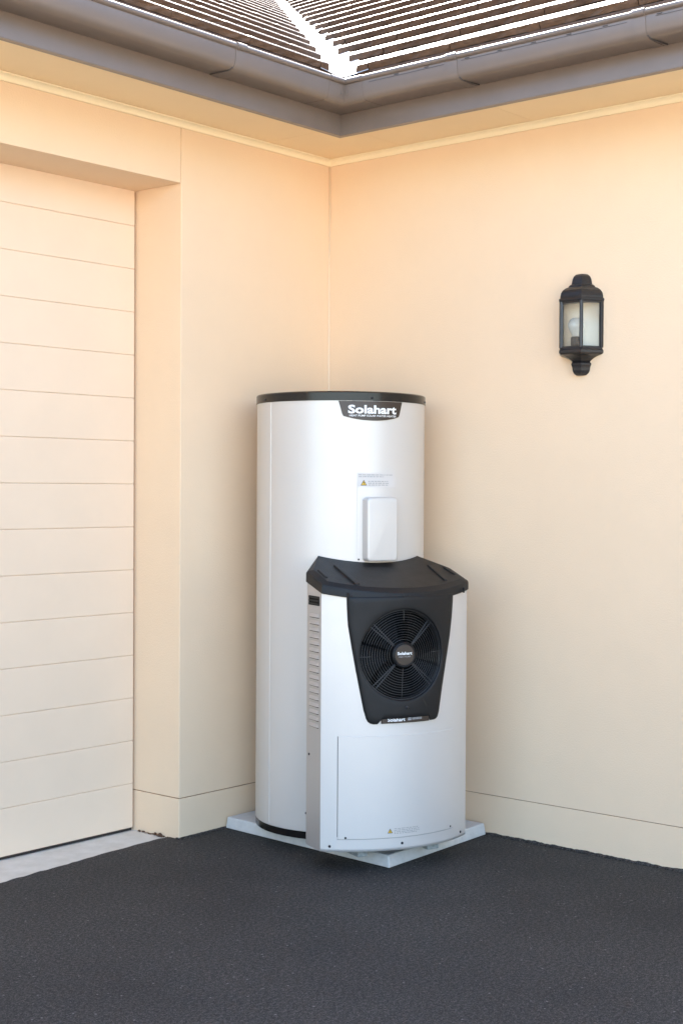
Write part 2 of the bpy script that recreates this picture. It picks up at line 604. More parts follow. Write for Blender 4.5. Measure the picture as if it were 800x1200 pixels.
# long overflow slots of the right gutter
for y0, y1 in [(-0.875, -0.575), (-1.51, -0.94), (-2.4, -1.6)]:
    MB().box(-EV - 0.1095, -EV - 0.104, y0, y1, 2.4950, 2.4965).build('overflow_slot', M['slot'], gr)
    k = y0 + 0.06
    while k < y1:
        MB().box(-EV - 0.1100, -EV - 0.104, k, k + 0.016, 2.4985, 2.5015).build('overflow_slot', M['slot'], gr)
        k += 0.12
# corner seams of the gutter
for dx in (-0.016, 0.010):
    c = EV + 0.1085
    MB().box(-c - 0.002 - (0.016 if dx < 0 else 0), -c + 0.003 - (0.016 if dx < 0 else 0), -c - 0.0014 - (0 if dx < 0 else 0.014), -c + 0.002 - (0 if dx < 0 else 0.012), 2.47, 2.503).build('corner_seam', M['steel_joint'], gc)

# ------------------------------------------------------------------ roof
PITCH = radians(27.7)
GA = 0.32
NOSE = 0.0275
Y0 = -0.4085       # eave line of the tiles
Z0 = 2.5555               # roof plane (tile bed) at the eave line
cp, sp = cos(PITCH), sin(PITCH)
TW = 0.33
TL = 0.37


def tile_mesh(seed):
    rnd = random.Random(seed)
    b = MB()
    nx = 12
    rows = []
    for i in range(nx + 1):
        x = -TW / 2 + 0.0015 + (TW - 0.003) * i / nx
        j = lambda s_: rnd.uniform(-s_, s_)
        edge_drop = 0.0015 if i in (0, nx) else 0
        d = NOSE
        rows.append([(x, 0.012 + j(0.001), 0.0 + j(0.001)), (x, -0.001 + j(0.0015), 0.003 + j(0.0015)), (x, 0.0 + j(0.002), d * 0.55), (x, 0.0003 + j(0.0006), d - 0.0042 + j(0.0005)), (x, 0.003, d - 0.0022 + j(0.0002)),
                     (x, 0.010, d - 0.0005 - edge_drop + j(0.0005)), (x, 0.12, d * (1 - 0.12 / 0.32) - edge_drop * 0.5 + j(0.0004)), (x, TL, d * (1 - TL / 0.32) - edge_drop * 0.3), (x, TL, -0.014)])
    b.loft(rows, True, True, True)
    me = b.mesh('roof_tile')
    me.materials.append(M['tile'])
    return me


TILES = [tile_mesh(k) for k in range(4)]
BL = Matrix(((1, 0, 0), (0, cp, -sp), (0, sp, cp)))                 # left roof: along X, up the slope +Y
BR = Matrix(((0, cp, -sp), (-1, 0, 0), (0, sp, cp)))                # right roof: along -Y, up the slope +X
VC = 0.044                                                          # half the open valley


def roof_tile(side, a_, course):
    me = random.choice(TILES)
    s_ = course * GA
    if side == 'L':
        loc = Vector((a_, Y0 + s_ * cp, Z0 + s_ * sp))
        rot = BL.to_4x4()
        nrm = Vector((1, -1, 0)).normalized()        # keep where n.p < -VC
    else:
        loc = Vector((Y0 + s_ * cp, a_, Z0 + s_ * sp))
        rot = BR.to_4x4()
        nrm = Vector((-1, 1, 0)).normalized()
    tw = Matrix.Rotation(random.gauss(0, 0.0015), 4, 'Z') @ Matrix.Rotation(random.gauss(0, 0.0005), 4, 'Y') @ Matrix.Rotation(random.gauss(0, 0.0004), 4, 'X')
    mw = Matrix.Translation(loc + Vector((0, 0, random.gauss(0, 0.0003)))) @ rot @ tw
    ds = [nrm.dot(mw @ v.co) for v in me.vertices]
    if min(ds) > -VC:
        return None
    d_ = loc - Vector((-4.0933, -3.5587, 1.1817))
    px_, py_ = 400 + 1697.16 * d_.dot(R) / d_.dot(F), 600 - 1697.16 * d_.dot(U) / d_.dot(F)
    seen = -45 < px_ < 845 and py_ > -14
    if max(ds) > -VC:
        bm = bmesh.new()
        bm.from_mesh(me)
        bm.transform(mw)
        bmesh.ops.bisect_plane(bm, geom=bm.verts[:] + bm.edges[:] + bm.faces[:], plane_co=nrm * (-VC + random.uniform(-0.006, 0.004)), plane_no=nrm, clear_outer=True)
        bmesh.ops.holes_fill(bm, edges=[e for e in bm.edges if len(e.link_faces) == 1])
        if len(bm.faces) < 4:
            bm.free()
            return None
        bm.transform(mw.inverted())
        me = bpy.data.meshes.new('roof_tile')
        bm.to_mesh(me)
        bm.free()
        me.materials.append(M['tile'])
    if not seen:
        field.add([mw @ v.co for v in me.vertices], [tuple(p_.vertices) for p_ in me.polygons])
        return None
    o_ = bpy.data.objects.new('roof_tile', me)
    COL.objects.link(o_)
    o_.parent = house
    o_.matrix_world = mw
    o_.matrix_local = mw
    return o_


field = MB()
done = {}
NC = 19
for c in range(NC):
    v_ = Y0 + c * GA * cp
    for side, far in (('L', -2.9), ('R', -2.6)):
        a_ = math.ceil((v_ + TW * 1.5 + 3.0) / TW) * TW - 3.0 + (c % 2) * TW / 2
        while a_ > far:
            roof_tile(side, a_, c)
            a_ -= TW
        done[side, c] = a_ + TW / 2

# the rest of both roofs, joined: courses as long stepped strips
f = field
for c in range(NC):
    for side in 'LR':
        e0 = done.get((side, c))
        yv = Y0 + c * GA * cp
        far = -8.0 if side == 'L' else -7.2
        near = e0 if e0 is not None else yv - 0.06
        if e0 is not None:
            near -= 0.0
        k = near
        while k > far:
            k2 = max(far, k - TW)
            pts_ = [(0, 0.0), (0, NOSE), (TL, NOSE * (1 - TL / 0.32)), (TL, -0.014)]
            rings = []
            for q in (k2 + 0.0015, k - 0.0015):
                if side == 'L':
                    rings.append([(q, Y0 + (c * GA + u_) * cp - h_ * sp, Z0 + (c * GA + u_) * sp + h_ * cp) for u_, h_ in pts_])
                else:
                    rings.append([(Y0 + (c * GA + u_) * cp - h_ * sp, q, Z0 + (c * GA + u_) * sp + h_ * cp) for u_, h_ in pts_])
            f.loft(rings, True, True, True)
            k = k2
o = part(f, 'tile_field', 'tile')
o['kind'] = 'stuff'
# roof deck below the tiles and the far slopes beyond the ridge
RL = NC * GA
yt, zt_ = Y0 + RL * cp, Z0 + RL * sp
dk = -0.020
b = MB()
y00, z00 = Y0 + 0.03, Z0 + 0.03 * sp / cp + dk
b.add([(-8, y00, z00), (y00, y00, z00), (yt, yt, zt_ + dk), (-8, yt, zt_ + dk)], [(0, 1, 2, 3)])
b.add([(y00, -7.2, z00), (yt, -7.2, zt_ + dk), (yt, yt, zt_ + dk), (y00, y00, z00)], [(0, 1, 2, 3)])
b.add([(-8, yt, zt_ + dk), (yt, yt, zt_ + dk), (yt, yt + 5.2, 2.5), (-8, yt + 5.2, 2.5)], [(0, 1, 2, 3)])
b.add([(yt, -7.2, zt_ + dk), (yt + 5.2, -7.2, 2.5), (yt + 5.2, yt, 2.5), (yt, yt, zt_ + dk)], [(0, 1, 2, 3)])
b.add([(yt, yt, zt_ + dk), (yt + 5.2, yt, 2.5), (yt + 5.2, yt + 5.2, 2.5), (yt, yt + 5.2, 2.5)], [(0, 1, 2, 3)])
part(b, 'roof_deck', 'dark')
# battens closing the eaves under the first course
part(MB().box(-8.0, -0.47, -0.412, -0.392, 2.535, Z0 - 0.0005), 'eave_batten', 'tile')
part(MB().box(-0.412, -0.392, -7.2, -0.47, 2.535, Z0 - 0.0005), 'eave_batten', 'tile')
# open valley: two lapped metal sheets with a shallow fold
tp = sp / cp
def valley(s0, s1, lift, name, m):
    b = MB()
    rings = []
    for t in (s0, s1):
        c = Vector((t, t, Z0 + (t - Y0) * tp + lift))
        w = 0.11
        dl = Vector((-w, 0, 0))
        dr = Vector((0, -w, 0))
        # on the left slope moving by -x keeps the height; the fold lies in both planes
        rings.append([c + dl + Vector((0, 0, 0.006)), c + dl * 0.1 + Vector((0, 0, -0.001)), c + dr * 0.1 + Vector((0, 0, -0.001)), c + dr + Vector((0, 0, 0.006)),
                      c + dr + Vector((0, 0, 0.004)), c + Vector((0, 0, -0.006)), c + dl + Vector((0, 0, 0.004))])
    b.loft(rings, True, True, True)
    return part(b, name, m)
valley(Y0 - 0.012, 2.72, 0.002, 'valley_sheet', 'valley')
valley(2.7, yt - 0.1, 0.006, 'valley_sheet', 'valley_dark')  # upper sheet in a darker grey

# =================================================================== CONCRETE PAD
P4 = [(-0.540, -0.006), (-0.582, -0.766), (-0.016, -0.738), (-0.004, -0.006)]
P4t = [(-0.556, -0.030), (-0.593, -0.776), (-0.034, -0.744), (-0.014, -0.03)]
pad = MB()
cx_ = sum(x for x, y in P4) / 4
cy_ = sum(y for x, y in P4) / 4
bot = [(x, y, 0.0015) for x, y in P4]
# the slab is a little smaller at its top
top = [(cx_ + (x - cx_) * 0.985, cy_ + (y - cy_) * 0.985, 0.041) for x, y in P4]
pad.prism(bot, top)
pad = pad.build('concrete_pad', M['pad'], None, 0.004, 2)
pad['label'] = 'thin grey concrete pad lying in the wall corner under the water heater'
pad['category'] = 'concrete pad'

# =================================================================== WATER HEATER
TX, TY, TR = -0.33, -0.343, 0.285
heater = thing('heat_pump_water_heater', 'tall silver white water heater tank with a black lidded fan unit on its front', 'water heater', (TX, TY, 0.042))


def hp(b, name, m, bevel=0.0, parent=heater, seg=2):
    return b.build(name, M[m], parent, bevel, seg)


def tp_(ang, z, r):
    return (TX + r * cos(ang), TY + r * sin(ang), z)


b = MB().lathe([(TR - 0.002, 0.066), (TR, 0.068), (TR, 1.468), (TR - 0.002, 1.470)], (TX, TY), 128)
o = hp(b, 'tank', 'tank')
smooth_by_angle(o, 40)
tank = o
b = MB().lathe([(TR - 0.006, 0.0415), (TR - 0.001, 0.043), (TR - 0.001, 0.066)], (TX, TY), 128)
smooth_by_angle(hp(b, 'base_ring', 'black_gloss'), 40)
b = MB().lathe([(TR + 0.0005, 1.4665), (TR + 0.0025, 1.467), (TR + 0.0025, 1.493), (TR - 0.001, 1.4965), (TR - 0.02, 1.4985), (0.1, 1.506), (0.001, 1.508)], (TX, TY), 128)
smooth_by_angle(hp(b, 'cap', 'black_gloss'), 40)
# cap screws
for ad in (241, 160, 300):
    a_ = radians(ad)
    b = MB()
    c = Vector(tp_(a_, 1.476, TR + 0.003))
    b.lathe([(0.0035, -0.001), (0.0035, 0.0015), (0.001, 0.0025)], (0, 0), 10)
    mt = Matrix.Translation(c) @ Vector((cos(a_), sin(a_), 0)).to_track_quat('Z', 'Y').to_matrix().to_4x4()
    b.v = [tuple(mt @ Vector(v)) for v in b.v]
    hp(b, 'screw', 'screw')
# lapped vertical seam of the jacket
a0, a1 = radians(160), radians(166.8)
b = MB()
ring0, ring1 = [], []
na = 6
prof_a = [(a0, TR - 0.001), (a0, TR + 0.0014)] + [(a0 + (a1 - a0) * i / na, TR + 0.0014) for i in range(1, na)] + [(a1, TR + 0.0014), (a1 + 0.004, TR - 0.001)]
b.loft([[tp_(q, 0.0685, r) for q, r in prof_a], [tp_(q, 1.4665, r) for q, r in prof_a]], True, True, True)
smooth_by_angle(hp(b, 'jacket_seam', 'tank', parent=tank), 30)
# small rivet low on the tank beside the unit
a_ = radians(199)
b = MB()
b.lathe([(0.0045, -0.001), (0.0045, 0.002), (0.001, 0.003)], (0, 0), 10)
mt = Matrix.Translation(Vector(tp_(a_, 0.128, TR))) @ Vector((cos(a_), sin(a_), 0)).to_track_quat('Z', 'Y').to_matrix().to_4x4()
b.v = [tuple(mt @ Vector(v)) for v in b.v]
hp(b, 'screw', 'screw')


def on_tank(ang_c, z0, pts, r):
    return [tp_(ang_c + x / TR, z0 + z, r) for x, z in pts]


def curved_patch(outline_fn, x0, x1, nx, ang_c, z0, r, thick=0.0008):
    """patch on the tank between lower(x) and upper(x)"""
    lo, up = [], []
    for i in range(nx + 1):
        x = x0 + (x1 - x0) * i / nx
        a, c = outline_fn(x)
        lo.append((x, a))
        up.append((x, c))
    b = MB()
    rings = []
    for (xl, zl), (xu, zu) in zip(lo, up):
        rings.append([tp_(ang_c + xl / TR, z0 + zl, r - thick), tp_(ang_c + xl / TR, z0 + zl, r), tp_(ang_c + xu / TR, z0 + zu, r), tp_(ang_c + xu / TR, z0 + zu, r - thick)])
    b.loft(rings, True, True, True)
    return b


def text_on_tank(txt, size, ang_c, z, r, name, m, parent, width=None, bold=0.0, spacing=1.0):
    vs, fs, w = text_tris(txt, size, bold, 1.0, spacing)
    k = (width / w) if width else 1.0
    b = MB()
    b.add(on_tank(ang_c, z, [(x * k, y) for x, y in vs], r), fs)
    return b.build(name, M[m], parent, weld=False)


# badge
AC = radians(241.8)
W1, W0, HB = 0.1135, 0.100, 0.063


def badge_fn(x):
    t = abs(x) / W1
    low = -0.0625 + 0.0145 * (abs(x) / W0) ** 2.2
    if abs(x) > W0:
        low = -0.048 + 0.048 * (abs(x) - W0) / (W1 - W0)
        low = min(low, -0.001)
    return low, 0.0


badge = hp(curved_patch(badge_fn, -W1, W1, 60, AC, 1.4655, TR + 0.0022, 0.003), 'badge', 'badge')
text_on_tank('Solahart', 0.0365, AC + 0.002 / TR, 1.4265, TR + 0.0028, 'lettering', 'print', badge, 0.170, 0.0012, 1.0)
text_on_tank('HEAT PUMP SOLAR WATER HEATER', 0.0085, AC + 0.004 / TR, 1.4155, TR + 0.0028, 'lettering', 'print', badge, 0.165, 0.0001)

# element cover: back plate, printed warning, box
AE = radians(245.2)
PW = 0.069


def rrect(hw, h, r, n=6):
    """(x,z) outline, counter-clockwise"""
    out = []
    for cx, cz, s0 in ((hw - r, r, -pi / 2), (hw - r, h - r, 0), (-hw + r, h - r, pi / 2), (-hw + r, r, pi)):
        for i in range(n + 1):
            t = s0 + pi / 2 * i / n
            out.append((cx + r * cos(t), cz + r * sin(t)))
    return out


plate = hp(curved_patch(lambda x: (0.0, 0.252), -PW, PW, 24, AE, 0.936, TR + 0.0022, 0.003), 'cover_plate', 'white_cover')
lab = hp(curved_patch(lambda x: (0.0, 0.048), -PW, PW, 24, AE, 1.186, TR + 0.0008, 0.001), 'warning_label', 'label')


def warn_icon(fn, x, z, s, parent):
    """yellow triangle with a black border and mark; fn maps (x,z) points with a lift"""
    t1 = [(x - s, z - 0.6 * s), (x + s, z - 0.6 * s), (x, z + 1.1 * s)]
    t2 = [(x - 0.72 * s, z - 0.44 * s), (x + 0.72 * s, z - 0.44 * s), (x, z + 0.78 * s)]
    b = MB().add(fn(t1, 0.0006), [(0, 1, 2)])
    b.build('warning_sign', M['black_print'], parent, weld=False)
    b = MB().add(fn(t2, 0.0010), [(0, 1, 2)])
    b.build('warning_sign', M['yellow'], parent, weld=False)
    b = MB().add(fn([(x - 0.1 * s, z - 0.05 * s), (x + 0.1 * s, z - 0.05 * s), (x + 0.16 * s, z + 0.4 * s), (x - 0.16 * s, z + 0.4 * s)], 0.0014), [(0, 1, 2, 3)])
    b.add(fn([(x - 0.12 * s, z - 0.34 * s), (x + 0.12 * s, z - 0.34 * s), (x + 0.12 * s, z - 0.14 * s), (x - 0.12 * s, z - 0.14 * s)], 0.0014), [(0, 1, 2, 3)])
    b.build('warning_sign', M['black_print'], parent, weld=False)


def print_rows(fn, x0, x1, rows, parent, m='grey_print', seed=1, hgt=0.0022):
    """rows of small illegible print, word by word"""
    rnd = random.Random(seed)
    b = MB()
    for z, frac in rows:
        x = x0
        end = x0 + (x1 - x0) * frac
        while x < end - 0.003:
            w = min(rnd.uniform(0.005, 0.014), end - x)
            k = max(1, int(w / 0.004))
            for q in range(k):
                xa = x + w * q / k
                xb = x + w * (q + 0.8) / k
                b.add(fn([(xa, z), (xb, z), (xb, z + hgt), (xa, z + hgt)], 0.0007), [(0, 1, 2, 3)])
            x += w + 0.0025
    return b.build('small_print', M[m], parent, weld=False)


fnL = lambda pts_, lift: on_tank(AE, 1.186, pts_, TR + 0.0008 + lift)
warn_icon(fnL, -0.047, 0.0135, 0.0105, lab)
print_rows(fnL, -0.032, 0.045, [(0.0195, 1.0), (0.0135, 0.96), (0.0075, 0.93)], lab, 'dim_print', 3)
print_rows(fnL, -0.064, 0.061, [(0.0405, 1.0), (0.0345, 0.7)], lab, 'dim_print', 5, 0.002)

# cover box: rounded, tangent to the tank
AB = radians(246.2)
er = Vector((cos(AB), sin(AB), 0))
et = Vector((-sin(AB), cos(AB), 0))


def flat(pts_, r, z0, ang=AB):
    return [Vector((TX, TY, z0)) + er * r + et * x + Vector((0, 0, z)) for x, z in pts_]


b = MB()
o1 = rrect(0.0555, 0.207, 0.012)
ins = lambda d: [(x * (0.0555 - d) / 0.0555, 0.1035 + (z - 0.1035) * (0.1035 - d) / 0.1035) for x, z in o1]
b.loft([flat(o1, TR - 0.012, 0.948), flat(o1, TR + 0.027, 0.948), flat(ins(0.001), TR + 0.0305, 0.948), flat(ins(0.0035), TR + 0.0330, 0.948), flat(ins(0.007), TR + 0.0335, 0.948)], True, True, True)
box = hp(b, 'element_cover', 'white_cover')
smooth_by_angle(box, 50)
# dimple and screw on the plate
for x, z in [(-0.063, 0.954)]:
    a_ = AE + x / TR
    b = MB().lathe([(0.0032, -0.001), (0.0032, 0.0015), (0.001, 0.002)], (0, 0), 8)
    mt = Matrix.Translation(Vector(tp_(a_, z, TR + 0.0022))) @ Vector((cos(a_), sin(a_), 0)).to_track_quat('Z', 'Y').to_matrix().to_4x4()
    b.v = [tuple(mt @ Vector(v)) for v in b.v]
    b.build('screw', M['screw'], plate)

# ---------------------------------------------------------------- heat pump unit
PH = 4.3156
VO = -0.0217
HW, DC, BG = 0.2607, 0.4352, 0.0889
RA = (HW * HW + BG * BG) / (2 * BG)
ZB = 0.066
ea = Vector((cos(PH), sin(PH), 0))
ev = Vector((-sin(PH), cos(PH), 0))


def uw(u, v, z):
    p_ = ea * u + ev * (v + VO)
    return Vector((TX + p_.x, TY + p_.y, z))


def arc(v, extra=0.0):
    return DC + BG - RA + sqrt(max(0, RA * RA - v * v)) + extra


def fr(pts_, lift=0.0):
    return [uw(arc(v) + lift, v, z) for v, z in pts_]


def ztop(u):           # underside of the sloping lid
    return 0.862 - 0.27 * (u - 0.4352)


# front skin with an opening for the fan
FX, FZ, FR = -0.020, 0.670, 0.1405
b = MB()
nv, nz = 56, 84
idx = {}
for j in range(nz + 1):
    for i in range(nv + 1):
        v = -HW + 2 * HW * i / nv
        z = ZB + (ztop(arc(v)) + 0.006 - ZB) * j / nz
        idx[i, j] = len(b.v)
        b.v.append(tuple(uw(arc(v), v, z)))
for j in range(nz):
    for i in range(nv):
        v = -HW + 2 * HW * (i + 0.5) / nv
        z = ZB + (0.845 - ZB) * (j + 0.5) / nz
        if (v - FX) ** 2 + (z - FZ) ** 2 < 0.150 ** 2:
            continue
        b.f.append((idx[i, j], idx[i + 1, j], idx[i + 1, j + 1], idx[i, j + 1]))
        b.sm.append(True)
# folded returns at bottom and sides
for sgn, i in ((-1, 0), (1, nv)):
    va = [b.v[idx[i, j]] for j in (0, nz)]
    q = [uw(arc(HW) - 0.003, sgn * (HW - 0.0005), ZB), uw(arc(HW) - 0.003, sgn * (HW - 0.0005), ztop(DC) + 0.006)]
    b.add([va[0], va[1], q[1], q[0]], [(0, 1, 2, 3)])
low = [b.v[idx[i, 0]] for i in range(nv + 1)]
inn = [uw(arc(-HW + 2 * HW * i / nv) - 0.02, (-HW + 2 * HW * i / nv) * 0.99, ZB) for i in range(nv + 1)]
b.add(low + inn, [(i, i + 1, nv + 2 + i, nv + 1 + i) for i in range(nv)])
front = hp(b, 'front_panel', 'casing')
SB = 0.335


def side_prism(sgn):
    b = MB()
    v0, v1 = sgn * (HW - 0.0002), sgn * (HW - 0.0015)
    pl = [(SB, ZB), (DC - 0.0008, ZB), (DC - 0.0008, ztop(DC) + 0.004), (SB, ztop(SB) + 0.004)]
    A = [uw(u, v0, z) for u, z in pl]
    B = [uw(u, v1, z) for u, z in pl]
    b.prism(A, B)
    # inward return towards the tank
    qa = [uw(SB, v0, ZB), uw(SB, v0, ztop(SB) + 0.004), uw(0.225, sgn * 0.178, ztop(0.225) + 0.004), uw(0.225, sgn * 0.178, ZB)]
    qb = [p_ - ea * 0.002 for p_ in qa]
    b.prism(qa, qb)
    return b


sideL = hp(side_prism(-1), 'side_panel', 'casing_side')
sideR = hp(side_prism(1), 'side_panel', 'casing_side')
# bottom tray
b = MB()
b.prism([uw(u, v, ZB + 0.004) for u, v in [(SB, -HW + 0.006), (DC, -HW + 0.006), (arc(-0.13) - 0.012, -0.13), (arc(0) - 0.012, 0), (arc(0.13) - 0.012, 0.13), (DC, HW - 0.006), (SB, HW - 0.006), (0.24, 0.17), (0.24, -0.17)]],
        [uw(u, v, ZB + 0.012) for u, v in [(SB, -HW + 0.006), (DC, -HW + 0.006), (arc(-0.13) - 0.012, -0.13), (arc(0) - 0.012, 0), (arc(0.13) - 0.012, 0.13), (DC, HW - 0.006), (SB, HW - 0.006), (0.24, 0.17), (0.24, -0.17)]])
hp(b, 'base_tray', 'charcoal')


# side window and seventeen pressed louvres on the left panel
def sd(u, z, lift):
    return uw(u, -HW - lift, z)


b = MB()
b.prism([sd(u, z, -0.0001) for u, z in [(0.347, 0.8205), (0.421, 0.8205), (0.421, 0.8495), (0.347, 0.8495)]], [sd(u, z, 0.0012) for u, z in [(0.347, 0.8205), (0.421, 0.8205), (0.421, 0.8495), (0.347, 0.8495)]])
b.build('vent_opening', M['fan_black'], sideL)
b = MB()
for z0 in (0.823, 0.833, 0.843):
    b.prism([sd(u, z, 0.0012) for u, z in [(0.349, z0), (0.419, z0), (0.419, z0 + 0.004), (0.349, z0 + 0.004)]], [sd(u, z, 0.003) for u, z in [(0.349, z0), (0.419, z0), (0.419, z0 + 0.004), (0.349, z0 + 0.004)]])
b.build('vent_slat', M['charcoal'], sideL)
lm = None
for k in range(17):
    z0 = 0.7865 - 0.02125 * k
    if lm is None:
        b = MB()
        n = 8
        top_, mid, bot_ = [], [], []
        rings = []
        for i in range(n + 1):
            t = i / n
            u = 0.352 + 0.070 * t
            e_ = min(1.0, sin(pi * t) * 2.2)
            rings.append([sd(u, z0 + 0.0085 - 0.006 * (1 - e_), 0.0), sd(u, z0 + 0.005, 0.0026 * e_), sd(u, z0 - 0.001, 0.0054 * e_ + 0.0002), sd(u, z0 - 0.0022, 0.0052 * e_ + 0.0002), sd(u, z0 - 0.0022, 0.0)])
        b.loft(rings, True, True, True, False)
        lo_ = b.build('louvre', M['casing_side'], sideL)
        zb0 = z0
        d = MB()
        d.prism([sd(u, z, 0.0003) for u, z in [(0.354, z0 - 0.0050), (0.419, z0 - 0.0050), (0.419, z0 - 0.0015), (0.354, z0 - 0.0015)]],
                [sd(u, z, 0.0001) for u, z in [(0.354, z0 - 0.0050), (0.419, z0 - 0.0050), (0.419, z0 - 0.0015), (0.354, z0 - 0.0015)]])
        dm = d.build('louvre_slot', M['dark'], sideL)
        lm = lo_
    else:
        for src in (lo_, dm):
            c = src.copy()
            COL.objects.link(c)
            c.parent = sideL
            c.location = (0, 0, z0 - zb0)


def screw_front(v, z, parent, r=0.0042):
    u = arc(v)
    dv = 1e-3
    tdir = (uw(arc(v + dv), v + dv, z) - uw(arc(v - dv), v - dv, z)).normalized()
    nn = tdir.cross(Vector((0, 0, 1)))
    if nn.dot(ea) < 0:
        nn = -nn
    b = MB().lathe([(r, -0.001), (r, 0.0014), (r * 0.7, 0.0024), (0.0008, 0.0027)], (0, 0), 12)
    mt = Matrix.Translation(uw(u, v, z)) @ nn.to_track_quat('Z', 'Y').to_matrix().to_4x4()
    b.v = [tuple(mt @ Vector(p_)) for p_ in b.v]
    return b.build('screw', M['screw'], parent)


for v, z in [(-0.237, 0.083), (-0.195, 0.110), (-0.022, 0.0865), (0.171, 0.112), (0.228, 0.082)]:
    screw_front(v, z, front)
b = MB().lathe([(0.0042, -0.001), (0.0042, 0.0014), (0.001, 0.0026)], (0, 0), 12)
mt = Matrix.Translation(sd(0.353, 0.353, 0.0)) @ (-ev).to_track_quat('Z', 'Y').to_matrix().to_4x4()
b.v = [tuple(mt @ Vector(p_)) for p_ in b.v]
b.build('screw', M['screw'], sideL)


# access panel on the lower front
def outline_patch(out, lift0, lift1, inset=0.0, ncol=40, curve=True):
    """front patch bounded by an (v,z) outline that is x-monotone: out(v)->(zl,zu)"""
    v0, v1, fn = out
    b = MB()
    rings = []
    for i in range(ncol + 1):
        v = v0 + (v1 - v0) * i / ncol
        zl, zu = fn(v)
        rings.append([uw(arc(v) + lift0, v, zl), uw(arc(v) + lift1, v, zl + inset), uw(arc(v) + lift1, v, zu - inset), uw(arc(v) + lift0, v, zu)])
    b.loft(rings, False, False, False, True)
    b.add(rings[0], [(0, 1, 2, 3)])
    b.add(rings[-1], [(3, 2, 1, 0)])
    return b


acc = outline_patch((-0.2165, 0.1845, lambda v: (0.1055, 0.4225)), 0.0, 0.0022, 0.0012).build('access_panel', M['casing'], heater)
smooth_by_angle(acc, 25)
b = outline_patch((-0.2178, -0.2168, lambda v: (0.112, 0.4225)), 0.0, 0.0006, 0.0, 2)
b.build('panel_gap', M['dark'], heater)
b = outline_patch((-0.2178, 0.1858, lambda v: (0.1040, 0.1052)), 0.0, 0.0004, 0.0, 40)
b.build('panel_gap', M['grey_print'], heater)
fnF = lambda pts_, lift: fr(pts_, 0.0022 + lift)
warn_icon(fnF, -0.0635, 0.1255, 0.0085, acc)
print_rows(fnF, -0.05, 0.038, [(0.1325, 1.0), (0.1275, 1.0), (0.1225, 1.0), (0.1178, 0.9)], acc, 'dim_print', 11, 0.0017)

# fan shroud: a shield round the fan opening
half_out = [(-0.196, 0.852), (-0.1955, 0.83), (-0.192, 0.765), (-0.181, 0.693), (-0.170, 0.627), (-0.158, 0.562), (-0.147, 0.504), (-0.139, 0.476),
            (-0.134, 0.4665), (-0.127, 0.4615), (-0.118, 0.459), (-0.096, 0.459), (-0.0945, 0.4725), (0.071, 0.4745), (0.0725, 0.461),
            (0.092, 0.461), (0.100, 0.463), (0.106, 0.468), (0.112, 0.485), (0.126, 0.560), (0.143, 0.640), (0.160, 0.719), (0.169, 0.780), (0.1735, 0.83), (0.1745, 0.854)]


def ray_out(th):
    c_, s_ = cos(th), sin(th)
    best = 9
    n_ = len(half_out)
    for i in range(n_):
        x0, z0 = half_out[i]
        x1, z1 = half_out[(i + 1) % n_]
        ax, az, bx, bz = x0 - FX, z0 - FZ, x1 - x0, z1 - z0
        den = c_ * bz - s_ * bx
        if abs(den) < 1e-9:
            continue
        t = (ax * bz - az * bx) / den
        w_ = (ax * s_ - az * c_) / den
        if t > 0 and -1e-6 <= w_ <= 1 + 1e-6:
            best = min(best, t)
    return best


angs = sorted(set([2 * pi * i / 144 for i in range(144)] + [math.atan2(z - FZ, x - FX) % (2 * pi) for x, z in half_out]))
b = MB()
rings = []


def polar(th, t):
    return FX + t * cos(th), FZ + t * sin(th)


ring_def = [('in', FR, -0.035), ('in', FR, 0.005), ('in', FR + 0.002, 0.0075), ('in', FR + 0.005, 0.0085), ('mix', 0.25, 0.009), ('mix', 0.5, 0.0095), ('mix', 0.75, 0.0098), ('out', 0.006, 0.0095), ('out', 0.0025, 0.0078), ('out', 0.0, 0.003), ('out', 0.0, -0.0005)]
for kind, q, lift in ring_def:
    r_ = []
    for th in angs:
        R_ = ray_out(th)
        t = q if kind == 'in' else (FR + 0.005 + (R_ - 0.006 - FR - 0.005) * q if kind == 'mix' else R_ - q)
        v, z = polar(th, t)
        r_.append(uw(arc(v) + lift, v, z))
    rings.append(r_)
b.loft(rings, True, False, False, True)
shroud = hp(b, 'fan_shroud', 'charcoal')
smooth_by_angle(shroud, 40)
# tunnel behind the fan
b = MB()
rs = []
for d, rr in ((-0.030, FR + 0.0008), (-0.115, FR + 0.0008)):
    r_ = []
    for i in range(72):
        v, z = polar(2 * pi * i / 72, rr)
        r_.append(uw(arc(v) + d if d > -0.05 else arc(FX) + d, v, z))
    rs.append(r_)
b.loft(rs, True, False, True, True)
hp(b, 'fan_tunnel', 'fan_black')
# name plate
nb = MB()
rings = []
for i in range(13):
    v = -0.0935 + 0.1645 * i / 12
    rings.append([uw(arc(v) - 0.0005, v, 0.4605), uw(arc(v) + 0.0065, v, 0.4605), uw(arc(v) + 0.0065, v, 0.4825 + 0.0002 * i), uw(arc(v) - 0.0005, v, 0.4825 + 0.0002 * i)])
nb.loft(rings, True, True, True)
npl = hp(nb, 'name_plate', 'badge')


def text_front(txt, size, v, z, lift, name, m, parent, width=None, bold=0.0, spacing=1.0):
    vs, fs, w = text_tris(txt, size, bold, 1.0, spacing)
    k = (width / w) if width else 1.0
    b = MB().add(fr([(v + x * k, z + y) for x, y in vs], lift), fs)
    return b.build(name, M[m], parent, weld=False)


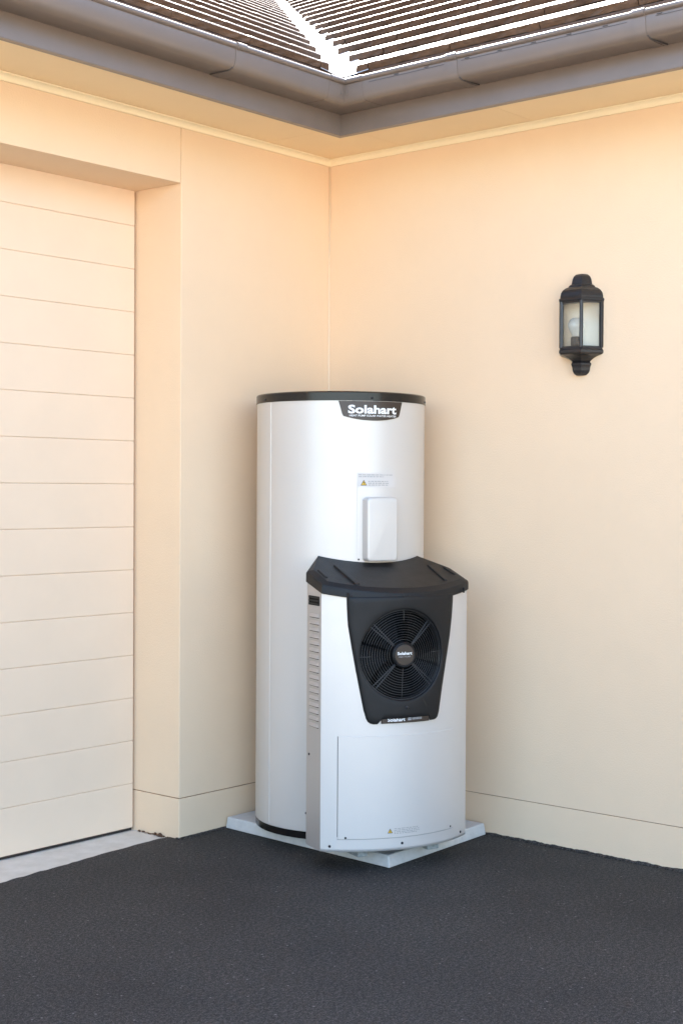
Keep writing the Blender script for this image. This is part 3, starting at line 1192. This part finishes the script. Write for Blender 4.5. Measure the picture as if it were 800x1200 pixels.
text_front('Solahart', 0.0145, -0.047, 0.4665, 0.0072, 'lettering', 'print', npl, 0.058, 0.0004)
b = MB()
for qx, qz in [(0.0, 0.0), (0.0058, 0.0), (0.0, 0.0056), (0.0058, 0.0056)]:
    b.add(fr([(-0.008 + qx, 0.4672 + qz), (-0.003 + qx, 0.4672 + qz), (-0.003 + qx, 0.472 + qz), (-0.008 + qx, 0.472 + qz)], 0.0072), [(0, 1, 2, 3)])
b.build('logo_mark', M['grey_print'], npl, weld=False)
b = MB()
for q in range(7):                                     # a worn word, too small to read in the photograph
    v0 = 0.0065 + 0.0052 * q
    b.add(fr([(v0, 0.4685), (v0 + 0.0038, 0.4685), (v0 + 0.0038, 0.4755), (v0, 0.4755)], 0.0072), [(0, 1, 2, 3)])
b.build('small_print', M['dim_print'], npl, weld=False)
# little lamp dot
screw_front(-0.013, 0.508, shroud, 0.0048).name = 'indicator'
bpy.data.objects['indicator'].location = ea * 0.0095
# shroud joint line under the lid
b = outline_patch((-0.19, 0.168, lambda v: (0.8335, 0.8345)), 0.0085, 0.0102, 0.0, 30)

# guard: concentric wires, spokes, hub
grille = hp(MB().tube([uw(arc(polar(2 * pi * i / 72, FR - 0.002)[0]) - 0.001, *polar(2 * pi * i / 72, FR - 0.002)) for i in range(72)], 0.0018, 6, True), 'fan_guard', 'wire')
for k in range(12):
    r_ = 0.0475 + 0.0077 * k
    b = MB().tube([uw(arc(polar(2 * pi * i / 56, r_)[0]) - 0.001 - 0.006 * (r_ - 0.05) / 0.1 * 0, *polar(2 * pi * i / 56, r_)) for i in range(56)], 0.0009, 5, True)
    b.build('guard_ring', M['wire'], grille)
for th in (44, 49, 135, 140, 224, 229, 315, 320):
    t = radians(th)
    b = MB().tube([uw(arc(polar(t, q)[0]) - 0.0035, *polar(t, q)) for q in [0.036 + (FR - 0.036) * i / 8 for i in range(9)]], 0.0019, 6)
    b.build('guard_spoke', M['wire'], grille)
for th in (2, 90, 182, 268):
    t = radians(th)
    b = MB().tube([uw(arc(polar(t, q)[0]) - 0.0025, *polar(t, q)) for q in [(0.036 if th == 268 else 0.105) + (FR - (0.036 if th == 268 else 0.105)) * i / 6 for i in range(7)]], 0.0011, 5)
    b.build('guard_spoke', M['wire'], grille)
# hub disc
tang = (uw(arc(FX + .01), FX + .01, 0) - uw(arc(FX - .01), FX - .01, 0)).normalized()
nrm = tang.cross(Vector((0, 0, 1)))
nrm = nrm if nrm.dot(ea) > 0 else -nrm
hubm = Matrix.Translation(uw(arc(FX), FX, FZ)) @ Matrix(((tang.x, 0, nrm.x), (tang.y, 0, nrm.y), (0, 1, 0))).to_4x4()
b = MB().lathe([(0.040, -0.012), (0.041, 0.000), (0.0385, 0.004), (0.036, 0.0055), (0.034, 0.0050), (0.0335, 0.0042)], (0, 0), 48)
b.v = [tuple(hubm @ Vector(p_)) for p_ in b.v]
hub = hp(b, 'guard_hub', 'charcoal')
smooth_by_angle(hub, 40)
b = MB().lathe([(0.0325, 0.004), (0.0325, 0.0054), (0.031, 0.0058)], (0, 0), 40)
b.v = [tuple(hubm @ Vector(p_)) for p_ in b.v]
b.build('hub_badge', M['badge'], hub)


def text_hub(txt, size, x, y, m, width, bold):
    vs, fs, w = text_tris(txt, size, bold)
    b = MB().add([hubm @ Vector((x + px_ * width / w, y + py_, 0.0064)) for px_, py_ in vs], fs)
    return b.build('lettering', M[m], hub, weld=False)


text_hub('Solahart', 0.0125, 0, 0.001, 'print', 0.050, 0.0004)
text_hub('HEAT PUMP', 0.0065, 0, -0.0075, 'grey_print', 0.040, 0.0)
# fan blades: five wide twisted blades and a motor
fan = MB().lathe([(0.045, -0.09), (0.047, -0.035), (0.040, -0.028)], (0, 0), 32)
fan.v = [tuple(hubm @ Vector(p_)) for p_ in fan.v]
fan = hp(fan, 'fan_rotor', 'fan_black')
for k in range(5):
    b = MB()
    rings = []
    a_ = 2 * pi * k / 5 + 0.55
    for i in range(10):
        rr = 0.044 + 0.088 * i / 9
        row = []
        for j in range(9):
            t = j / 8 - 0.5
            sweep_ = 0.35 * (rr - 0.044) / 0.088
            th = a_ + t * (1.0 - 0.1 * i / 9) + sweep_
            zz_ = -0.052 + 0.034 * t * (1.2 - 0.5 * i / 9) + 0.004 * cos(t * pi)
            row.append(hubm @ Vector((rr * cos(th), rr * sin(th), zz_)))
        rings.append(row)
    b.loft(rings, False, False, False, True)
    b.build('fan_blade', M['fan_black'], fan)

# lid: sloping cap fitted round the tank
def lid_outline(off, nb_=18, nf=30):
    out = []
    a0, a1 = -0.168, 0.190                           # contact with the tank
    for i in range(nb_ + 1):
        v = a0 + (a1 - a0) * i / nb_
        out.append((sqrt((TR + 0.004) ** 2 - (v + VO) ** 2) + max(0, off) * 0.0, v))
    w_ = HW + 0.0025 - off
    out.append((SB - 0.006 + off * 0.4, w_))
    for i in range(nf + 1):
        v = w_ - 2 * w_ * i / nf
        vv = v * HW / (HW + 0.0025)
        out.append((arc(vv) + 0.006 - off, v))
    out.append((SB - 0.006 + off * 0.4, -w_))
    return out


def ztl(u, d):
    return 0.898 - 0.31 * (u - 0.4352) - d


lid = MB()
rings = []
for off, f_ in [(0.004, lambda u: ztop(u) - 0.0005), (0.0, lambda u: ztop(u)), (0.0005, lambda u: ztl(u, 0.013)), (0.003, lambda u: ztl(u, 0.008)), (0.020, lambda u: ztl(u, 0.0012)), (0.022, lambda u: ztl(u, 0.0))]:
    rings.append([uw(u, v, f_(u)) for u, v in lid_outline(off)])
lid.loft(rings, True, True, False, False)
nb_ = 18
ol = lid_outline(0.022)
# top surface as a strip between the tank arc and the outer edge
tv = [uw(u, v, ztl(u, 0.0)) for u, v in ol]
N_ = len(tv)
back = list(range(0, nb_ + 1))
outer = list(range(nb_ + 1, N_))[::-1]               # left to right like the back edge
# resample outer to match
fs = []
i = j = 0
while i < len(back) - 1 or j < len(outer) - 1:
    if j == len(outer) - 1 or (i < len(back) - 1 and ol[back[i + 1]][1] / 0.19 < ol[outer[j + 1]][1] / 0.26):
        fs.append((back[i], back[i + 1], outer[j]))
        i += 1
    else:
        fs.append((back[i], outer[j + 1], outer[j]))
        j += 1
lid.add(tv, fs)
lid = hp(lid, 'lid', 'charcoal')
smooth_by_angle(lid, 22)


def rib(u0, v0, u1, v1, w, h, z_extra=0.0):
    d = Vector((u1 - u0, v1 - v0)).normalized()
    n_ = Vector((-d.y, d.x)) * w
    b = MB()
    q = [(u0 - n_.x, v0 - n_.y), (u0 + n_.x, v0 + n_.y), (u1 + n_.x, v1 + n_.y), (u1 - n_.x, v1 - n_.y)]
    b.prism([uw(u, v, ztl(u, 0.004)) for u, v in q], [uw(u * 0.995 + 0.002, v * 0.995, ztl(u, 0.0) + h) for u, v in q])
    o_ = b.build('lid_rib', M['charcoal'], lid, 0.0025, 2)
    return o_


rib(0.312, -0.152, 0.474, -0.156, 0.008, 0.006)
rib(0.325, 0.182, 0.460, 0.168, 0.006, 0.005)
rib(0.345, -0.228, 0.41, -0.231, 0.0045, 0.004)
rib(0.345, 0.228, 0.41, 0.231, 0.0045, 0.004)
for v in (-0.185, -0.015, 0.215):                     # moulded screw bosses on the lip
    u = arc(v * HW / (HW + 0.0025)) + 0.006
    b = MB()
    for dv in (-0.011, 0.011):
        b.box(u - 0.004, u + 0.0025, v + dv - 0.002, v + dv + 0.002, -0.013, 0.004)
    zc = ztop(u) + 0.013
    b.v = [tuple(uw(p_[0], p_[1], zc + p_[2])) for p_ in b.v]
    b.build('screw_boss', M['charcoal'], lid, 0.0008, 1)
    c = MB().lathe([(0.0032, -0.002), (0.0032, 0.0016), (0.001, 0.002)], (0, 0), 8)
    mt = Matrix.Translation(uw(u, v, zc - 0.006)) @ ea.to_track_quat('Z', 'Y').to_matrix().to_4x4()
    c.v = [tuple(mt @ Vector(p_)) for p_ in c.v]
    c.build('screw', M['screw'], lid)

# packing blocks between the unit and the pad
for u0, u1, v0, v1 in [(0.385, 0.468, -0.150, -0.112), (0.425, 0.478, 0.092, 0.138)]:
    b = MB()
    q = [(u0, v0), (u1, v0 + 0.003), (u1 - 0.002, v1), (u0, v1 + 0.002)]
    b.prism([uw(u, v, 0.0415) for u, v in q], [uw(u - 0.002, v * 0.995, ZB + 0.004) for u, v in q])
    hp(b, 'packing_block', 'block', 0.003)

# =================================================================== WALL LANTERN
LY = -1.0885
lan = thing('wall_lantern', 'black half hexagonal lantern with clear panes mounted on the cream wall right of the heater', 'wall lamp', (-0.001, LY, 1.71))


def hh(r, z, x0=-0.001):
    z = z + 0.0105 * max(0.0, z - 1.60) / 0.27
    return [(x0, LY + r, z), (x0 - r * 0.866, LY + r / 2, z), (x0 - r * 0.866, LY - r / 2, z), (x0, LY - r, z)]


def la(b, name, m, bevel=0.0, parent=lan):
    return b.build(name, M[m], parent, bevel, 2)


DZ = 0.0
roofp = [(0.081, 1.783), (0.0835, 1.786), (0.083, 1.7905), (0.079, 1.794), (0.0785, 1.801), (0.076, 1.810), (0.0695, 1.819), (0.059, 1.826), (0.049, 1.830), (0.0475, 1.8335), (0.044, 1.836), (0.038, 1.839), (0.0365, 1.846), (0.0345, 1.855), (0.030, 1.864), (0.022, 1.8705), (0.012, 1.873)]
la(MB().loft([hh(r, z) for r, z in roofp]), 'lantern_roof', 'lantern')
la(MB().loft([hh(r, z) for r, z in [(0.030, 1.596), (0.0365, 1.602), (0.046, 1.6085), (0.060, 1.615), (0.076, 1.6195), (0.0815, 1.624), (0.0815, 1.631), (0.078, 1.635), (0.076, 1.643)]]), 'lantern_base', 'lantern')
la(MB().loft([hh(r, z) for r, z in [(0.006, 1.5535), (0.018, 1.555), (0.027, 1.561), (0.032, 1.570), (0.033, 1.579), (0.0345, 1.584), (0.037, 1.588), (0.037, 1.592), (0.033, 1.597)]]), 'lantern_finial', 'lantern')
GZ0, GZ1 = 1.641, 1.793
hx = hh(0.0765, 0)
for i, (x, y, z) in enumerate(hx):                     # corner posts
    w = 0.0062 if i in (1, 2) else 0.0075
    c = Vector((x, y, 0))
    out_ = Vector((x + 0.001, y - LY, 0)).normalized() if i in (1, 2) else Vector((-1, 0, 0))
    sx = Vector((-out_.y, out_.x, 0))
    if i == 0:
        c += Vector((-w * 0.5, -w * 0.4, 0))
    if i == 3:
        c += Vector((-w * 0.5, w * 0.4, 0))
    q = [c + out_ * 0.0035 + sx * w * 0.6, c + out_ * 0.0035 - sx * w * 0.6, c - out_ * 0.006 - sx * w, c - out_ * 0.006 + sx * w]
    la(MB().prism([p_ + Vector((0, 0, GZ0)) for p_ in q], [p_ + Vector((0, 0, GZ1)) for p_ in q]), 'frame_post', 'lantern', 0.001)
ri = hh(0.0735, 0)
for i in range(3):                                     # panes with a thin rail above and below
    p0, p1 = Vector(ri[i]), Vector(ri[i + 1])
    d = (p1 - p0).normalized()
    n_ = Vector((d.y, -d.x, 0))
    n_ = n_ if n_.x < 0 else -n_
    q = [p0, p1, p1 - n_ * 0.002, p0 - n_ * 0.002]
    la(MB().prism([p_ + Vector((0, 0, GZ0 + 0.001)) for p_ in q], [p_ + Vector((0, 0, GZ1 - 0.001)) for p_ in q]), 'glass_pane', 'glass')
    for z0, z1 in ((GZ0, GZ0 + 0.005), (GZ1 - 0.008, GZ1)):
        q = [p0 + n_ * 0.003, p1 + n_ * 0.003, p1 - n_ * 0.004, p0 - n_ * 0.004]
        la(MB().prism([p_ + Vector((0, 0, z0)) for p_ in q], [p_ + Vector((0, 0, z1)) for p_ in q]), 'frame_rail', 'lantern')
la(MB().box(-0.0035, -0.0012, LY - 0.068, LY + 0.068, GZ0 + 0.001, GZ1 - 0.002), 'back_reflector', 'back_reflector')  # pale reflector added behind the panes to brighten them
hld = la(MB().lathe([(0.010, GZ0), (0.0165, GZ0 + 0.002), (0.0165, GZ0 + 0.034), (0.013, GZ0 + 0.037)], (-0.036, LY), 20), 'bulb_holder', 'holder')
la(MB().lathe([(0.012, GZ0 + 0.036), (0.0145, GZ0 + 0.046), (0.021, GZ0 + 0.058), (0.0255, GZ0 + 0.070), (0.025, GZ0 + 0.080), (0.0195, GZ0 + 0.091), (0.010, GZ0 + 0.0975), (0.001, GZ0 + 0.099)], (-0.036, LY), 28), 'bulb', 'bulb')
